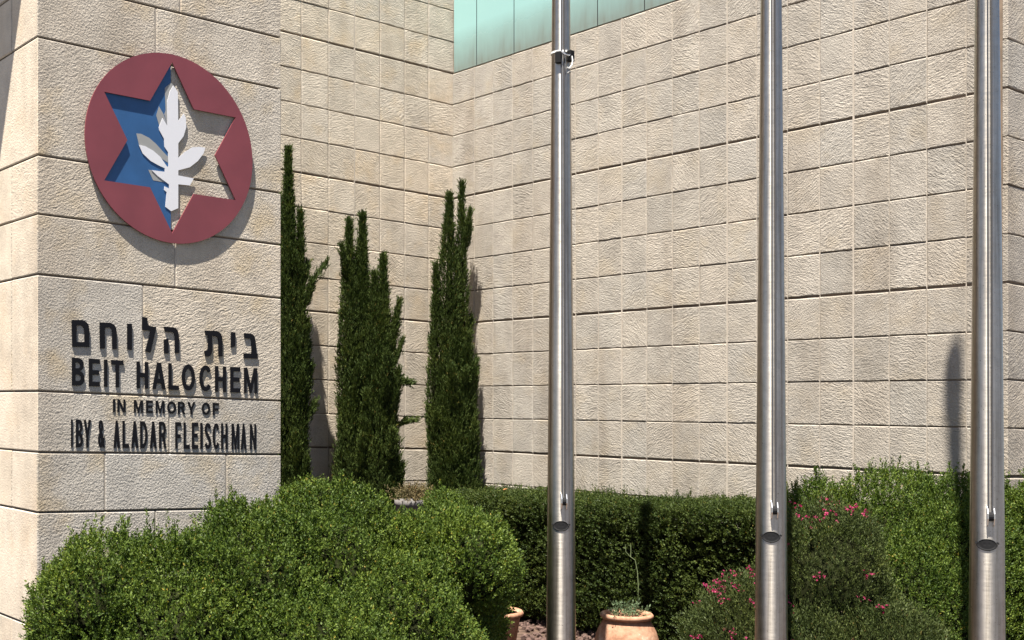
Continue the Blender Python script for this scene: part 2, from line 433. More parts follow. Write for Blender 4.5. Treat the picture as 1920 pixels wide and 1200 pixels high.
ROW2= [('I', 0.4121, 0.4247), ('N', 0.4374, 0.4835), ('M', 0.5326, 0.5851), ('E', 0.6036, 0.6439), ('M', 0.6604, 0.7134), ('O', 0.7294, 0.7831), ('R', 0.7932, 0.8389), ('Y', 0.8526, 0.9005), ('O', 0.9409, 0.9941), ('F', 1.0099, 1.0486)]
ROW3= [('I', 0.179, 0.1881), ('B', 0.2054, 0.2444), ('Y', 0.2481, 0.2889), ('&', 0.3282, 0.3666), ('A', 0.4152, 0.4517), ('L', 0.4666, 0.5043), ('A', 0.5171, 0.5575), ('D', 0.5688, 0.6111), ('A', 0.6259, 0.6653), ('R', 0.6802, 0.7234), ('F', 0.778, 0.8135), ('L', 0.8287, 0.8662), ('E', 0.8799, 0.9177), ('I', 0.9316, 0.9454), ('S', 0.9593, 0.9994), ('C', 1.0099, 1.0539), ('H', 1.0627, 1.1035), ('M', 1.1303, 1.1788), ('A', 1.1897, 1.2259), ('N', 1.2496, 1.2899)]

# ------------------------------------------------------------------ stones
def stone_mesh(name, x0, x1, y0, y1, z0, z1, shear=0.0, bev=.006, jit=.0022, centre=None):
    """bevelled block, jittered arrises; front at local y0. centre = origin of the mesh"""
    bm = bmesh.new()
    add_box(bm, x0, x1, y0, y1, z0, z1, 0.0)
    bmesh.ops.bevel(bm, geom=bm.edges[:], offset=bev, segments=1, affect='EDGES', profile=.5)
    for v in bm.verts:
        v.co.x += random.uniform(-jit, jit)
        v.co.z += random.uniform(-jit, jit)
        v.co.z -= shear * v.co.x
    cx, cy, cz = centre
    for v in bm.verts:
        v.co -= Vector((cx, cy, cz - shear*cx))
    return bm_mesh(bm, name)

def stone_face_mesh(name, w, h, shear, bev=.005, jit=.0030, depth=.03):
    """dressed face with uneven, slightly chipped arrises (open at the back, set in the mortar)"""
    bm = bmesh.new()
    P = [(-w/2, -h/2), (-w/6+random.uniform(-.03, .03), -h/2), (w/6+random.uniform(-.03, .03), -h/2), (w/2, -h/2), (w/2, random.uniform(-.04, .04)),
         (w/2, h/2), (w/6+random.uniform(-.03, .03), h/2), (-w/6+random.uniform(-.03, .03), h/2), (-w/2, h/2), (-w/2, random.uniform(-.04, .04))]
    n = len(P)
    def ring(k, y, j):
        o = []
        for x, z in P:
            x2 = x - math.copysign(k, x) if abs(abs(x)-w/2) < 1e-6 else x
            z2 = z - math.copysign(k, z) if abs(abs(z)-h/2) < 1e-6 else z
            x2 += random.uniform(-j, j)*.7; z2 += random.uniform(-j, j)
            o.append(bm.verts.new((x2, y, z2 - shear*x2)))
        return o
    a = ring(bev, 0.0, jit); b = ring(.0, bev, jit*.6); c = ring(.0, depth, 0)
    bm.faces.new(list(a))
    for r0, r1 in ((a, b), (b, c)):
        for i in range(n):
            k = (i+1) % n
            bm.faces.new((r0[i], r1[i], r1[k], r0[k]))
    return bm_mesh(bm, name)

def joint_strip(x, zs, shear, wide, root):
    """pointed vertical joint: width and depth wander from course to course"""
    bm = bmesh.new()
    rings = []
    for k, z in enumerate([q for a, b in zip(zs, zs[1:]) for q in (a+.004, (a+b)/2, b-.004)]):
        w = random.uniform(.0050, .0066) if wide else random.uniform(.0014, .0030)
        y = random.uniform(-.0012, .0010) if wide else random.uniform(.0020, .0075)
        xx = x + random.uniform(-.0008, .0008)
        zz = z - shear*x
        rings.append([bm.verts.new(p) for p in ((xx-w, y, zz), (xx+w, y, zz), (xx+w, .02, zz), (xx-w, .02, zz))])
    for r0, r1 in zip(rings, rings[1:]):
        for i in range(4):
            bm.faces.new((r0[i], r0[(i+1) % 4], r1[(i+1) % 4], r1[i]))
    return link('mortar_joint', bm_mesh(bm, 'mortar_joint'), M_MORTAR, root)

def stone_colour(o, tint, ridge, ang):
    o.color = (max(0, min(1, tint)), max(0, min(1, ridge)), ang/180.0 + .5, 1.0)

def grid_wall(root, xs, zs, gaps, shear, mat, variants=7, tint=(.5, .3), angs=(-35, -25, 0, 30), skip=None):
    """xs: joint positions; zs: course lines; gaps: joint height at each course line"""
    cache = {}
    for i in range(len(xs)-1):
        for j in range(len(zs)-1):
            x0, x1 = xs[i]+.003, xs[i+1]-.003
            z0, z1 = zs[j]+gaps[j]*.5, zs[j+1]-gaps[j+1]*.5
            if skip and skip(i, j): continue
            key = (round(x1-x0, 4), round(z1-z0, 4), random.randrange(variants))
            if key not in cache:
                w, h = key[0], key[1]
                me = stone_face_mesh('stone', w, h, shear)
                me.materials.append(mat)
                cache[key] = me
            cx, cz = (x0+x1)/2, (z0+z1)/2
            o = link('stone', cache[key], None, root, (cx + random.uniform(-.0012, .0012), random.uniform(-.002, .002), cz - shear*cx))
            stone_colour(o, random.gauss(*tint), random.choice((.32, .45, .6, .7, .85, 1.0)), random.choice(angs) + random.uniform(-14, 14))

ZK = lambda k: 1.626 + .297*k
def gap_k(k): return .017 if (k - 2) % 4 == 0 else .0070

# --- back wall, left of the inner corner (runs along DL)
ks = list(range(-4, 16))
wl = empty('stone_wall', (P_CORNER.x, P_CORNER.y, GROUND), ANG_L)
tag(wl, 'warm beige stone back wall behind the three cypresses, left of the inner corner', 'wall', 'walls of the stone building')
xs_l = [0.02] + [-(.0125 + .2875*n) for n in range(1, 12)]
xs_l = sorted(xs_l)
zs_l = [ZK(k) - GROUND for k in ks]
gp = [gap_k(k) for k in ks]
bm = bmesh.new(); add_box(bm, -4.6, .1, .014, .40, 0, 7.3)
link('wall_core', bm_mesh(bm, 'wall_core'), M_CORE, wl)
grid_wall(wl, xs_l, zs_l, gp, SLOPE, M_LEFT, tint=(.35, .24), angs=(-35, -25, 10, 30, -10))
for i, x in enumerate(xs_l[1:-1]):
    wide = abs(x + (.0125 + .2875*4)) < .01
    joint_strip(x, zs_l, SLOPE, wide, wl)

# --- right wall (runs along -DR towards the viewer)
wr = empty('stone_wall', (P_CORNER.x, P_CORNER.y, GROUND), ANG_R)
tag(wr, 'long grey beige stone wall under the mint glass, behind the flagpoles', 'wall', 'walls of the stone building')
xs_r = [-.02, .297] + [.045 + .2516*n for n in range(2, 20)] + [5.028]
ksr = list(range(-4, 11))
zs_r = [ZK(k) - GROUND for k in ksr]
bm = bmesh.new(); add_box(bm, -.45, 5.02, .014, .40, 0, 7.29)
link('wall_core', bm_mesh(bm, 'wall_core'), M_CORE, wr)
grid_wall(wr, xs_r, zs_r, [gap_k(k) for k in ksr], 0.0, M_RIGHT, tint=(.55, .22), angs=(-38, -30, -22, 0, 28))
for i, x in enumerate(xs_r[1:-1]):
    n = round((x-.045)/.2516)
    wide = n in (8, 12, 16)
    joint_strip(x, zs_r, 0.0, wide, wr)

# --- mint glass above it
gf = empty('glass_facade', (P_CORNER.x, P_CORNER.y, ZK(10)), ANG_R)
tag(gf, 'band of mint green glass panels above the right stone wall', 'glass panels')
gx = [.006] + [.326 + .49*n for n in range(10)] + [5.02]
gm = {}
for a, b in zip(gx, gx[1:]):
    bm = bmesh.new()
    w = b - a - .0085
    key = round(w, 3)
    if key not in gm:
        vv = add_box(bm, -w/2, w/2, 0, .02, 0, 2.62)
        bmesh.ops.bevel(bm, geom=bm.edges[:], offset=.002, segments=1, affect='EDGES')
        gm[key] = bm_mesh(bm, 'glass_pane'); gm[key].materials.append(M_GLASS)
    else: bm.free()
    link('glass_pane', gm[key], None, gf, ((a+b)/2, .004, .004))
for x in gx[1:-1]:
    bm = bmesh.new(); add_box(bm, x-.0042, x+.0042, .0055, .022, .01, 2.61)
    link('sealant_joint', bm_mesh(bm, 'sealant_joint'), M_DARKMETAL, gf)

# --- return wall at the far right (runs along DL)
P_RET = P_CORNER - DR*5.077
wt = empty('stone_wall', (P_RET.x, P_RET.y, GROUND), ANG_L)
tag(wt, 'narrow strip of beige stone wall turning the corner beside the right flagpole', 'wall', 'walls of the stone building')
xs_t = [0.0, .29, .58, .87, 1.16]
bm = bmesh.new(); add_box(bm, .01, 1.16, .014, .38, 0, 7.28)
link('wall_core', bm_mesh(bm, 'wall_core'), M_CORE, wt)
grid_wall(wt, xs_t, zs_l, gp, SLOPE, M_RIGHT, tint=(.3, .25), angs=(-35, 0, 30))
for x in xs_t[1:-1]:
    joint_strip(x, zs_l, SLOPE, False, wt)

# ------------------------------------------------------------------ the sign pier
pier = empty('stone_pier', (P_PIER.x, P_PIER.y, GROUND), ANG_L)
tag(pier, 'massive pale stone pier carrying the round red emblem and black letters', 'pier')
PW, PD = 1.46, 1.5
lev = [-.30, .055, .358, .937, 1.2386, 1.545, 2.13, 2.432, 2.727, 3.318, 3.61, 3.91, 4.50, 4.80, 5.10]
front = [[.5], [.9], [.662], [.369, 1.097], [.745], [.587], [.781], [.52], [.75], [.664], [.81], [.5], [.9], [.6]]
side = [[.55], [.345, .9], [.62], [.345, .95], [.70], [.345, .9], [.345, 1.0], [.345, .9], [.66], [.345, .9], [.55], [.4, .9], [.7], [.345, .9]]
ridge = [[.2, .2], [.15, .2], [.15, .15], [.15, .2, .15], [.15, .15], [.15, 1.0], [.35, .35], [.75, .4], [.35, .3], [.25, .3], [.5, .95], [.5, .8], [.5, .5], [.5, .5]]
tints = [[.8, .8], [.8, .8], [.9, .9], [.8, 1.0, .95], [.7, .8], [.85, .25], [.35, .2], [.25, .5], [.5, .55], [.4, .45], [.4, .4], [.4, .4], [.4, .4], [.4, .4]]
bm = bmesh.new(); add_box(bm, .014, PW-.014, .014, PD-.01, .0, 5.36, 0)
link('pier_core', bm_mesh(bm, 'pier_core'), M_CORE, pier)
def pier_stone(x0, x1, y0, y1, z0, z1, tint, rdg, ang):
    z0 -= GROUND; z1 -= GROUND
    c = ((x0+x1)/2, (y0+y1)/2, (z0+z1)/2)
    me = stone_mesh('stone', x0, x1, y0, y1, z0, z1, SLOPE if y0 < .01 else 0.0, .0048, .0012, c)
    me.materials.append(M_PIER); me.materials.append(M_SUNLIT_SIDE)
    for p in me.polygons:                                   # left side: smoother dressing, sunlit brightness put into a paler colour
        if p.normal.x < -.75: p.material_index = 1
    sh = SLOPE if y0 < .01 else 0.0
    o = link('stone', me, None, pier, (c[0], c[1], c[2]-sh*c[0]))
    stone_colour(o, tint, rdg, ang)
for j in range(len(lev)-1):
    g = .0042
    z0, z1 = lev[j]+g, lev[j+1]-g
    xs = [0.0] + front[j] + [PW]
    for i in range(len(xs)-1):
        a = xs[i] + (.0028 if i else 0); b = xs[i+1] - (.0028 if i < len(xs)-2 else 0)
        depth = side[j][0]-.003 if i == 0 else .06
        pier_stone(a, b, 0.0, depth, z0, z1, tints[j][i] + random.uniform(-.05, .05), ridge[j][i], random.choice((-28, 20, 25)))
    ys = side[j] + [PD]
    for i in range(len(ys)-1):
        pier_stone(0.0, .06, ys[i]+.003, ys[i+1]-(.003 if i < len(ys)-2 else 0), z0, z1, random.uniform(0, .4), .1, 20)
    for x in front[j]:
        bm = bmesh.new(); add_box(bm, x-.0026, x+.0026, .003, .02, z0-GROUND+.004-SLOPE*x, z1-GROUND-.004-SLOPE*x)
        link('mortar_joint', bm_mesh(bm, 'mortar_joint'), M_MORTAR, pier)

# ------------------------------------------------------------------ unseen slab overhead, added and shaped for the shadow on the pier's side
shadow_caster = empty('unseen_slab', (P_PIER.x, P_PIER.y, 5.02), ANG_L)
tag(shadow_caster, 'unseen overhead slab added to cast the shadow on the left side of the stone pier', 'shadow_caster')
bm = bmesh.new()
pl = [(-.005, -.10), (-.37, -.10), (-1.60, .78), (-1.60, 3.0), (-.005, 3.0)]
plate_verts = []
for z in (0.0, .18): plate_verts.append([bm.verts.new((x, y, z)) for x, y in pl])
bm.faces.new(plate_verts[0]); bm.faces.new(list(reversed(plate_verts[1])))
for i in range(len(pl)):
    k = (i+1) % len(pl)
    bm.faces.new((plate_verts[0][i], plate_verts[1][i], plate_verts[1][k], plate_verts[0][k]))
bmesh.ops.recalc_face_normals(bm, faces=bm.faces[:])
link('shadow_slab', bm_mesh(bm, 'shadow_slab'), M_PLANTER, shadow_caster)

# ------------------------------------------------------------------ emblem (units: metres along the pier face from its left edge, height with the course slope taken out)
EC = (.752, 2.868); ER = .504
def on_pier(name, c, z):
    """Empty on the pier face at x = c, height z (course coordinates)"""
    p = P_PIER + DL*c
    return empty(name, (p.x, p.y, z - SLOPE*c), ANG_L)
emb = on_pier('round_emblem', EC[0], EC[1])
tag(emb, 'round dark red emblem with cut-out star, blue half and white sprig on stone pier', 'emblem')
OFF = (EC[0], EC[1] - SLOPE*EC[0])
def emb_plate(name, shapes, q_front, q_back, mat):
    bm = bmesh.new()
    plate_into(bm, shapes, -q_front, -q_back, SLOPE, OFF)
    return link(name, bm_mesh(bm, name), mat, emb)
disc = [(EC[0]+ER*math.cos(2*math.pi*k/96), EC[1]+ER*math.sin(2*math.pi*k/96)) for k in range(96)]
SC = (.7505, 2.873)
star = []
for k in range(12):
    rr = .457 if k % 2 == 0 else .264
    a = math.pi/2 + k*math.pi/6
    star.append((SC[0]+rr*math.cos(a), SC[1]+rr*math.sin(a)))
emb_plate('red_disc', [(disc, [star])], .0200, .0115, M_RED)
half = [(SC[0]-.004, SC[1]+.51)]
half = [(SC[0]-.002, SC[1]+.452)]
for k in range(1, 6):
    rr = (.457 if k % 2 == 0 else .264) + .022
    a = math.pi/2 + k*math.pi/6
    half.append((SC[0]+rr*math.cos(a), SC[1]+rr*math.sin(a)))
half.append((SC[0]-.002, SC[1]-.452))
emb_plate('blue_half_star', [(half, [])], .0066, .002, M_BLUE)
emb_plate('grey_backing', [(g, []) for g in GREY], .0074, .0067, M_GREY)
emb_plate('white_sprig', [(SPRIG, [])], .0100, .0076, M_WHITE)
for a in (0, 60, 120, 180, 240, 300):
    bm = bmesh.new()
    x, z = .385*math.cos(R(a)), .385*math.sin(R(a))
    add_tube(bm, [(x, -.0150, z), (x, .002, z)], .008, 8)
    link('standoff_pin', bm_mesh(bm, 'standoff_pin'), M_GREY, emb)

# ------------------------------------------------------------------ letters
def arc(cx, cy, rx, ry, a0, a1, n=10):
    return [(cx+rx*math.cos(R(a0+(a1-a0)*i/n)), cy+ry*math.sin(R(a0+(a1-a0)*i/n))) for i in range(n+1)]
def thick(pl, wx, wy):
    """polyline with width, wx/wy: half widths in the two directions"""
    L_, R_ = [], []
    for i, p in enumerate(pl):
        a, b = pl[max(0, i-1)], pl[min(len(pl)-1, i+1)]
        dx, dy = (b[0]-a[0])/wx, (b[1]-a[1])/wy
        l = math.hypot(dx, dy) or 1
        nx, ny = -dy/l*wx, dx/l*wy
        L_.append((p[0]+nx, p[1]+ny)); R_.append((p[0]-nx, p[1]-ny))
    return L_ + R_[::-1]
def glyph(c, s, t):
    """unit-box outlines: s = stem width, t = bar height (fractions of the box)"""
    if c == 'I': return [([(0,0),(1,0),(1,1),(0,1)], [])]
    if c == 'E': return [([(0,0),(1,0),(1,t),(s,t),(s,.5-t*.45),(.93,.5-t*.45),(.93,.5+t*.55),(s,.5+t*.55),(s,1-t),(1,1-t),(1,1),(0,1)], [])]
    if c == 'F': return [([(0,0),(s,0),(s,.47-t*.5),(.92,.47-t*.5),(.92,.47+t*.5),(s,.47+t*.5),(s,1-t),(1,1-t),(1,1),(0,1)], [])]
    if c == 'L': return [([(0,0),(1,0),(1,t),(s,t),(s,1),(0,1)], [])]
    if c == 'T': return [([(.5-s/2,0),(.5+s/2,0),(.5+s/2,1-t),(1,1-t),(1,1),(0,1),(0,1-t),(.5-s/2,1-t)], [])]
    if c == 'H': return [([(0,0),(s,0),(s,.5-t*.5),(1-s,.5-t*.5),(1-s,0),(1,0),(1,1),(1-s,1),(1-s,.5+t*.5),(s,.5+t*.5),(s,1),(0,1)], [])]
    if c == 'N': return [([(0,0),(s*.9,0),(s*.9,.66),(1-s,0),(1,0),(1,1),(1-s*.9,1),(1-s*.9,.34),(s,1),(0,1)], [])]
    if c == 'M':
        s2 = s*.8
        return [([(0,0),(s2,0),(s2,.70),(.5-s2*.42,0),(.5+s2*.42,0),(1-s2,.70),(1-s2,0),(1,0),(1,1),(1-s2*1.35,1),(.5,.34),(s2*1.35,1),(0,1)], [])]
    if c == 'Y': return [([(.5-s/2,0),(.5+s/2,0),(.5+s/2,.40),(1,1),(1-s*1.05,1),(.5,.56),(s*1.05,1),(0,1),(.5-s/2,.40)], [])]
    if c == 'A':
        k = .36; a = s*1.02
        return [([(0,0),(a,0),(a+k*.22,.22),(1-a-k*.22,.22),(1-a,0),(1,0),(1-k,1),(k,1)],
                 [[(a+k*(.22+t),.22+t),(1-a-k*(.22+t),.22+t),(.5,min(.86,(.5-a)/k))]])]
    if c == 'B':
        out = [(0,0)] + arc(.52,.27,.48,.27,-90,80,10) + arc(.50,.76,.44,.24,-80,90,10) + [(0,1)]
        h1 = [(s,t)] + arc(.50,.28,max(.06,.50-s),.28-t,-90,90,8) + [(s,.56-t)]
        h2 = [(s,.54+t*.45)] + arc(.48,.77-t*.26,max(.05,.46-s),.23-t*.74,-90,90,8) + [(s,1-t)]
        return [(out, [h1, h2])]
    if c == 'D':
        out = [(0,0)] + arc(.40,.5,.60,.5,-90,90,16) + [(0,1)]
        h = [(s,t)] + arc(.40,.5,.60-s,.5-t,-90,90,14) + [(s,1-t)]
        return [(out, [h])]
    if c == 'R':
        out = [(0,0),(s,0),(s,.42),(.46,.42),(1-s*1.02,0),(1,0),(.78,.44)] + arc(.50,.73,.46,.27,-50,90,10) + [(0,1)]
        h = [(s,.44+t*.8)] + arc(.48,.72,max(.06,.46-s),.28-t*.85,-90,90,8) + [(s,1-t)]
        return [(out, [h])]
    if c == 'O': return [(arc(.5,.5,.5,.5,0,348.75,31), [arc(.5,.5,.5-s,.5-t,0,348.75,31)])]
    if c == 'C': return [(arc(.5,.5,.5,.5,36,324,26) + arc(.5,.5,.5-s,.5-t,318,42,24), [])]
    if c == 'S':
        pl = arc(.5,.74,.5-s/2,.26-t/2,15,180,10) + arc(.5,.74,.5-s/2,.24-t/2,195,240,4) + arc(.5,.26,.5-s/2,.26-t/2,60,-165,14)
        return [(thick(pl, s/2, t/2), [])]
    if c == '&':
        top = (arc(.42,.78,.33,.22,0,345,23), [arc(.42,.79,.33-s*.8,.22-t*.8,0,345,15)])
        bot = (arc(.40,.29,.40,.29,0,348,24), [arc(.38,.29,.40-s,.29-t,0,345,15)])
        leg = ([(.12,.62),(.34,.66),(1.0,.0),(.74,.0)], [])
        ear = ([(.72,.16),(.90,.42),(.98,.40),(.84,.10)], [])
        return [top, bot, leg, ear]
def letter(root, root_c, ch, x0, x1, zb, zt, stem, bar, label, q=.0073):
    w, h = x1-x0, zt-zb
    bm = bmesh.new()
    for k, (o, hs) in enumerate(glyph(ch, min(.48, stem/w), bar/h)):
        f = lambda p: (x0+p[0]*w, zb+p[1]*h)
        plate_into(bm, [([f(p) for p in o], [[f(p) for p in hh] for hh in hs])], -q-.0002*k, -.0009-.0001*k, SLOPE, root_c)
    o = link('letter', bm_mesh(bm, 'letter'), M_BLACK, root)
    o['label'] = label
    return o
def inscription(c, z):
    r = on_pier('inscription', c, z)
    return r, (c, z - SLOPE*c)
r1, oc = inscription(.74, 1.84)
tag(r1, 'top row of large black raised Hebrew letters under the emblem', 'inscription', 'black letter rows on the pier')
for nm, sh in HEB.items():
    bm = bmesh.new()
    plate_into(bm, sh, -.0078, -.0009, SLOPE, oc)
    o = link('letter', bm_mesh(bm, 'letter'), M_BLACK, r1)
    o['label'] = 'black raised Hebrew letter ' + nm
r2, oc = inscription(.74, 1.65)
tag(r2, 'second row of bold black letters reading BEIT HALOCHEM', 'inscription', 'black letter rows on the pier')
for ch, a, b in ROW1: letter(r2, oc, ch, a, b, 1.581, 1.722, .0185, .0235, 'black raised letter ' + ch)
r3, oc = inscription(.73, 1.484)
tag(r3, 'third and smallest row of black letters reading IN MEMORY OF', 'inscription', 'black letter rows on the pier')
for ch, a, b in ROW2: letter(r3, oc, ch, a, b, 1.452, 1.519, .0125, .0135, 'small black raised letter ' + ch, .0036)
r4, oc = inscription(.74, 1.337)
tag(r4, 'bottom row of narrow black letters naming two people, above the bare stone course', 'inscription', 'black letter rows on the pier')
for ch, a, b in ROW3: letter(r4, oc, ch, a, b, 1.266, 1.408, .0125, .021, 'narrow black raised letter ' + ('ampersand' if ch == '&' else ch), .0043)

# ------------------------------------------------------------------ flagpoles
POLES = [(1.256, 6.375), (2.164, 5.868), (3.026, 5.55)]
def pole_radius(z):
    # visible lower tube tapers quickly, the top section slowly
    if z < 3.7: return .0755 - .0090*(z-.35)
    return .0454 - (z-3.7)*.0016
def front_frame(x, y, turn):
    """unit vectors on the pole surface: outward direction turned from the camera direction, tangent"""
    a = math.atan2(-y, -x) + turn
    return Vector((math.cos(a), math.sin(a), 0)), Vector((-math.sin(a), math.cos(a), 0))
PLABEL = ['steel flagpole nearest the corner of the walls, black clips strapped high on it',
          'middle steel flagpole, rising between the terracotta pot and the pink flowering shrub',
          'rightmost steel flagpole, standing before the bright bushes at the wall end']
shaft_me = None
def build_pole(i):
    global shaft_me
    x, y = POLES[i]
    root = empty('flagpole', (x, y, GROUND))
    tag(root, PLABEL[i], 'flagpole', 'row of three steel flagpoles')
    if shaft_me is None:
        bm = bmesh.new()
        zz = [GROUND, 0.35, 1.5, 2.6, 3.7, 6.0, 8.30]
        rings = add_lathe(bm, [(pole_radius(z), z-GROUND) for z in zz], 64)
        bm.faces.new(rings[-1])
        shaft_me = bm_mesh(bm, 'shaft', True); shaft_me.materials.append(M_STEEL)
    link('shaft', shaft_me, None, root)
    bm = bmesh.new()                              # base plate
    add_lathe(bm, [(.16, 0), (.16, .02), (.078, .021), (.078, .06)], 32)
    link('base_plate', bm_mesh(bm, 'base_plate'), M_STEEL, root)
    bm = bmesh.new()                              # truck with pulleys at the top
    rg = add_lathe(bm, [(.034, 8.29), (.034, 8.52), (.050, 8.56), (.054, 8.64), (.054, 8.80), (.046, 8.86), (.022, 8.90)], 20, -.014, -.003)
    bm.faces.new(list(reversed(rg[0]))); bm.faces.new(rg[-1])
    link('truck', bm_mesh(bm, 'truck', True), M_STEEL, root)
    # halyard: two cords running down the front face into the pulley
    turn = .17
    n, t = front_frame(x, y, turn)
    for s in (-.0075, .0085):
        bm = bmesh.new()
        pts = []
        for z in (1.005, 2.0, 3.0, 3.7, 8.55):
            rr = pole_radius(min(z, 8.3)) + .006
            p = n*rr + t*s
            pts.append((p.x, p.y, z-GROUND))
        add_tube(bm, pts, .0036, 6)
        link('halyard', bm_mesh(bm, 'halyard'), M_ROPE, root)
    # pulley block: two bright cheeks and a dark roller, standing off the shaft
    zc = .978
    rr = pole_radius(zc)
    def loc(u, d, z): p = n*(rr+d) + t*u; return (p.x, p.y, z-GROUND)
    for s in (-.013, .013):
        bm = bmesh.new()
        th = .0022
        prof = [(.0, -.050), (.028, -.036), (.038, -.008), (.038, .014), (.025, .038), (.0, .046)]
        a_ = [bm.verts.new(loc(s-th, d-.006, zc+z)) for d, z in prof]
        b_ = [bm.verts.new(loc(s+th, d-.006, zc+z)) for d, z in prof]
        bm.faces.new(a_); bm.faces.new(list(reversed(b_)))
        for k in range(len(prof)):
            q = (k+1) % len(prof)
            bm.faces.new((a_[k], b_[k], b_[q], a_[q]))
        bmesh.ops.recalc_face_normals(bm, faces=bm.faces[:])
        link('pulley_cheek', bm_mesh(bm, 'pulley_cheek'), M_CHROME, root)
    bm = bmesh.new()
    add_tube(bm, [loc(-.0105, .012, zc), loc(.0105, .012, zc)], .020, 14)
    link('pulley_wheel', bm_mesh(bm, 'pulley_wheel', False), M_DARKMETAL, root)
    # oval rope port cut in the shaft below, with a thin collar under it and two lugs
    zp = .852
    rr2 = pole_radius(zp)
    n2, t2 = front_frame(x, y, .0)
    def on_shaft(u, v, d):
        p = n2*(math.sqrt(rr2*rr2 - u*u) + d) + t2*u
        return Vector((p.x, p.y, zp+v-GROUND))
    def oval(a, k=1.0, d=.0016): return on_shaft(.0375*k*math.cos(a), .0245*k*math.sin(a), d)
    bm = bmesh.new()
    rings = [[bm.verts.new(oval(2*math.pi*k/28, s, d)) for k in range(28)] for s, d in ((1.0, -.002), (1.0, .0022), (.94, .0022), (.86, .0008), (.5, .0008))]
    for r0, r1 in zip(rings, rings[1:]):
        for k in range(28):
            q = (k+1) % 28
            bm.faces.new((r0[k], r0[q], r1[q], r1[k]))
    c = bm.verts.new(on_shaft(0, 0, .0008))
    for k in range(28): bm.faces.new((rings[-1][k], rings[-1][(k+1) % 28], c))
    bmesh.ops.recalc_face_normals(bm, faces=bm.faces[:])
    port = link('rope_port', bm_mesh(bm, 'rope_port'), M_DARKMETAL, root)
    bm = bmesh.new()
    add_tube(bm, [oval(R(a), 1.06, .002) for a in range(176, 366, 10)], .0030, 8)
    link('rim', bm_mesh(bm, 'rim'), M_BLACKP, port)
    for a in (172, 368):
        bm = bmesh.new()
        c = oval(R(a), 1.16, .0)
        add_tube(bm, [c - n2*.004, c + n2*.006 + Vector((0, 0, .002))], .0052, 8)
        link('lug', bm_mesh(bm, 'lug'), M_BLACKP, port)
    return root
poles = [build_pole(i) for i in range(3)]

# strap with clips on the first pole
x, y = POLES[0]
zs_ = 3.305
rr = pole_radius(zs_) + .002
strap = empty('clip_strap', (x, y, zs_))
tag(strap, 'white strap with black plastic clips and cord tied round the left flagpole', 'strap')
bm = bmesh.new()
add_lathe(bm, [(rr, -.005), (rr+.003, -.005), (rr+.003, .005), (rr, .005), (rr, -.005)], 40)
link('band', bm_mesh(bm, 'band'), M_STRAP, strap)
def clip_box(turn, w, h, d, dz):
    n, t = front_frame(x, y, turn)
    bm = bmesh.new()
    vs_ = add_box(bm, -w/2, w/2, 0, d, -h, 0)
    bmesh.ops.bevel(bm, geom=bm.edges[:], offset=.004, segments=1, affect='EDGES')
    for v in bm.verts:
        p = n*(rr-.004+v.co.y) + t*v.co.x
        v.co = Vector((p.x, p.y, v.co.z+dz))
    bmesh.ops.recalc_face_normals(bm, faces=bm.faces[:])
    return link('clip', bm_mesh(bm, 'clip'), M_BLACKP, strap)
clip_box(-.22, .032, .062, .022, -.004)
clip_box(.95, .038, .058, .026, .004)
n, t = front_frame(x, y, .55)
bm = bmesh.new()
P = lambda u, d, z: tuple(n*(rr+d) + t*u + Vector((0, 0, z)))
add_tube(bm, [P(-.035, .006, -.006), P(-.02, .016, -.022), P(0, .02, -.028), P(.02, .014, -.020), P(.03, .006, -.008)], .0045, 8)
link('hook', bm_mesh(bm, 'hook'), M_CHROME, strap)
bm = bmesh.new()
add_tube(bm, [P(.020, .022, -.03), P(.022, .026, -.055), P(.016, .026, -.080), P(.004, .022, -.095)], .0036, 8)
link('cord', bm_mesh(bm, 'cord'), M_STRAP, strap)
bm = bmesh.new()
add_tube(bm, [P(-.010, .020, -.092), P(.003, .024, -.098), P(.006, .022, -.112), P(-.004, .020, -.122)], [.006, .009, .009, .004], 8)
link('knot', bm_mesh(bm, 'knot'), M_GREY, strap)

# ------------------------------------------------------------------ foliage
def unit(v): return v / np.maximum(np.linalg.norm(v, axis=1, keepdims=True), 1e-9)
def wob(p, f, seed):
    """smooth pseudo noise in about -1..1"""
    r = np.random.default_rng(seed)
    o = np.zeros(len(p))
    for k in range(6):
        d = unit(r.normal(size=(1, 3)))[0]
        o += np.sin(p @ d * f * r.uniform(.6, 1.7) + r.uniform(0, 6.28))
    return o / 3.0
def mesh_quads(name, V):
    """V: (n, 4, 3) separate quads"""
    n = len(V)
    me = bpy.data.meshes.new(name)
    me.vertices.add(n*4); me.loops.add(n*4); me.polygons.add(n)
    me.vertices.foreach_set('co', V.astype(np.float32).ravel())
    me.loops.foreach_set('vertex_index', np.arange(n*4, dtype=np.int32))
    me.polygons.foreach_set('loop_start', np.arange(0, n*4, 4, dtype=np.int32))
    me.polygons.foreach_set('loop_total', np.full(n, 4, dtype=np.int32))
    me.update(calc_edges=True)
    return me
def leaves(base, dirs, length, width, rng, bend=.25):
    """folded diamond leaves: (n,4,3)"""
    n = len(base)
    side = unit(np.cross(dirs, rng.normal(size=(n, 3))))
    nor = np.cross(dirs, side)
    L_ = (length * rng.uniform(.7, 1.25, n))[:, None]
    W_ = (width * rng.uniform(.7, 1.2, n))[:, None]
    mid = base + dirs*L_*.5
    up = nor*W_*bend
    return np.stack([base, mid + side*W_*.5 + up, base + dirs*L_, mid - side*W_*.5 + up], 1)
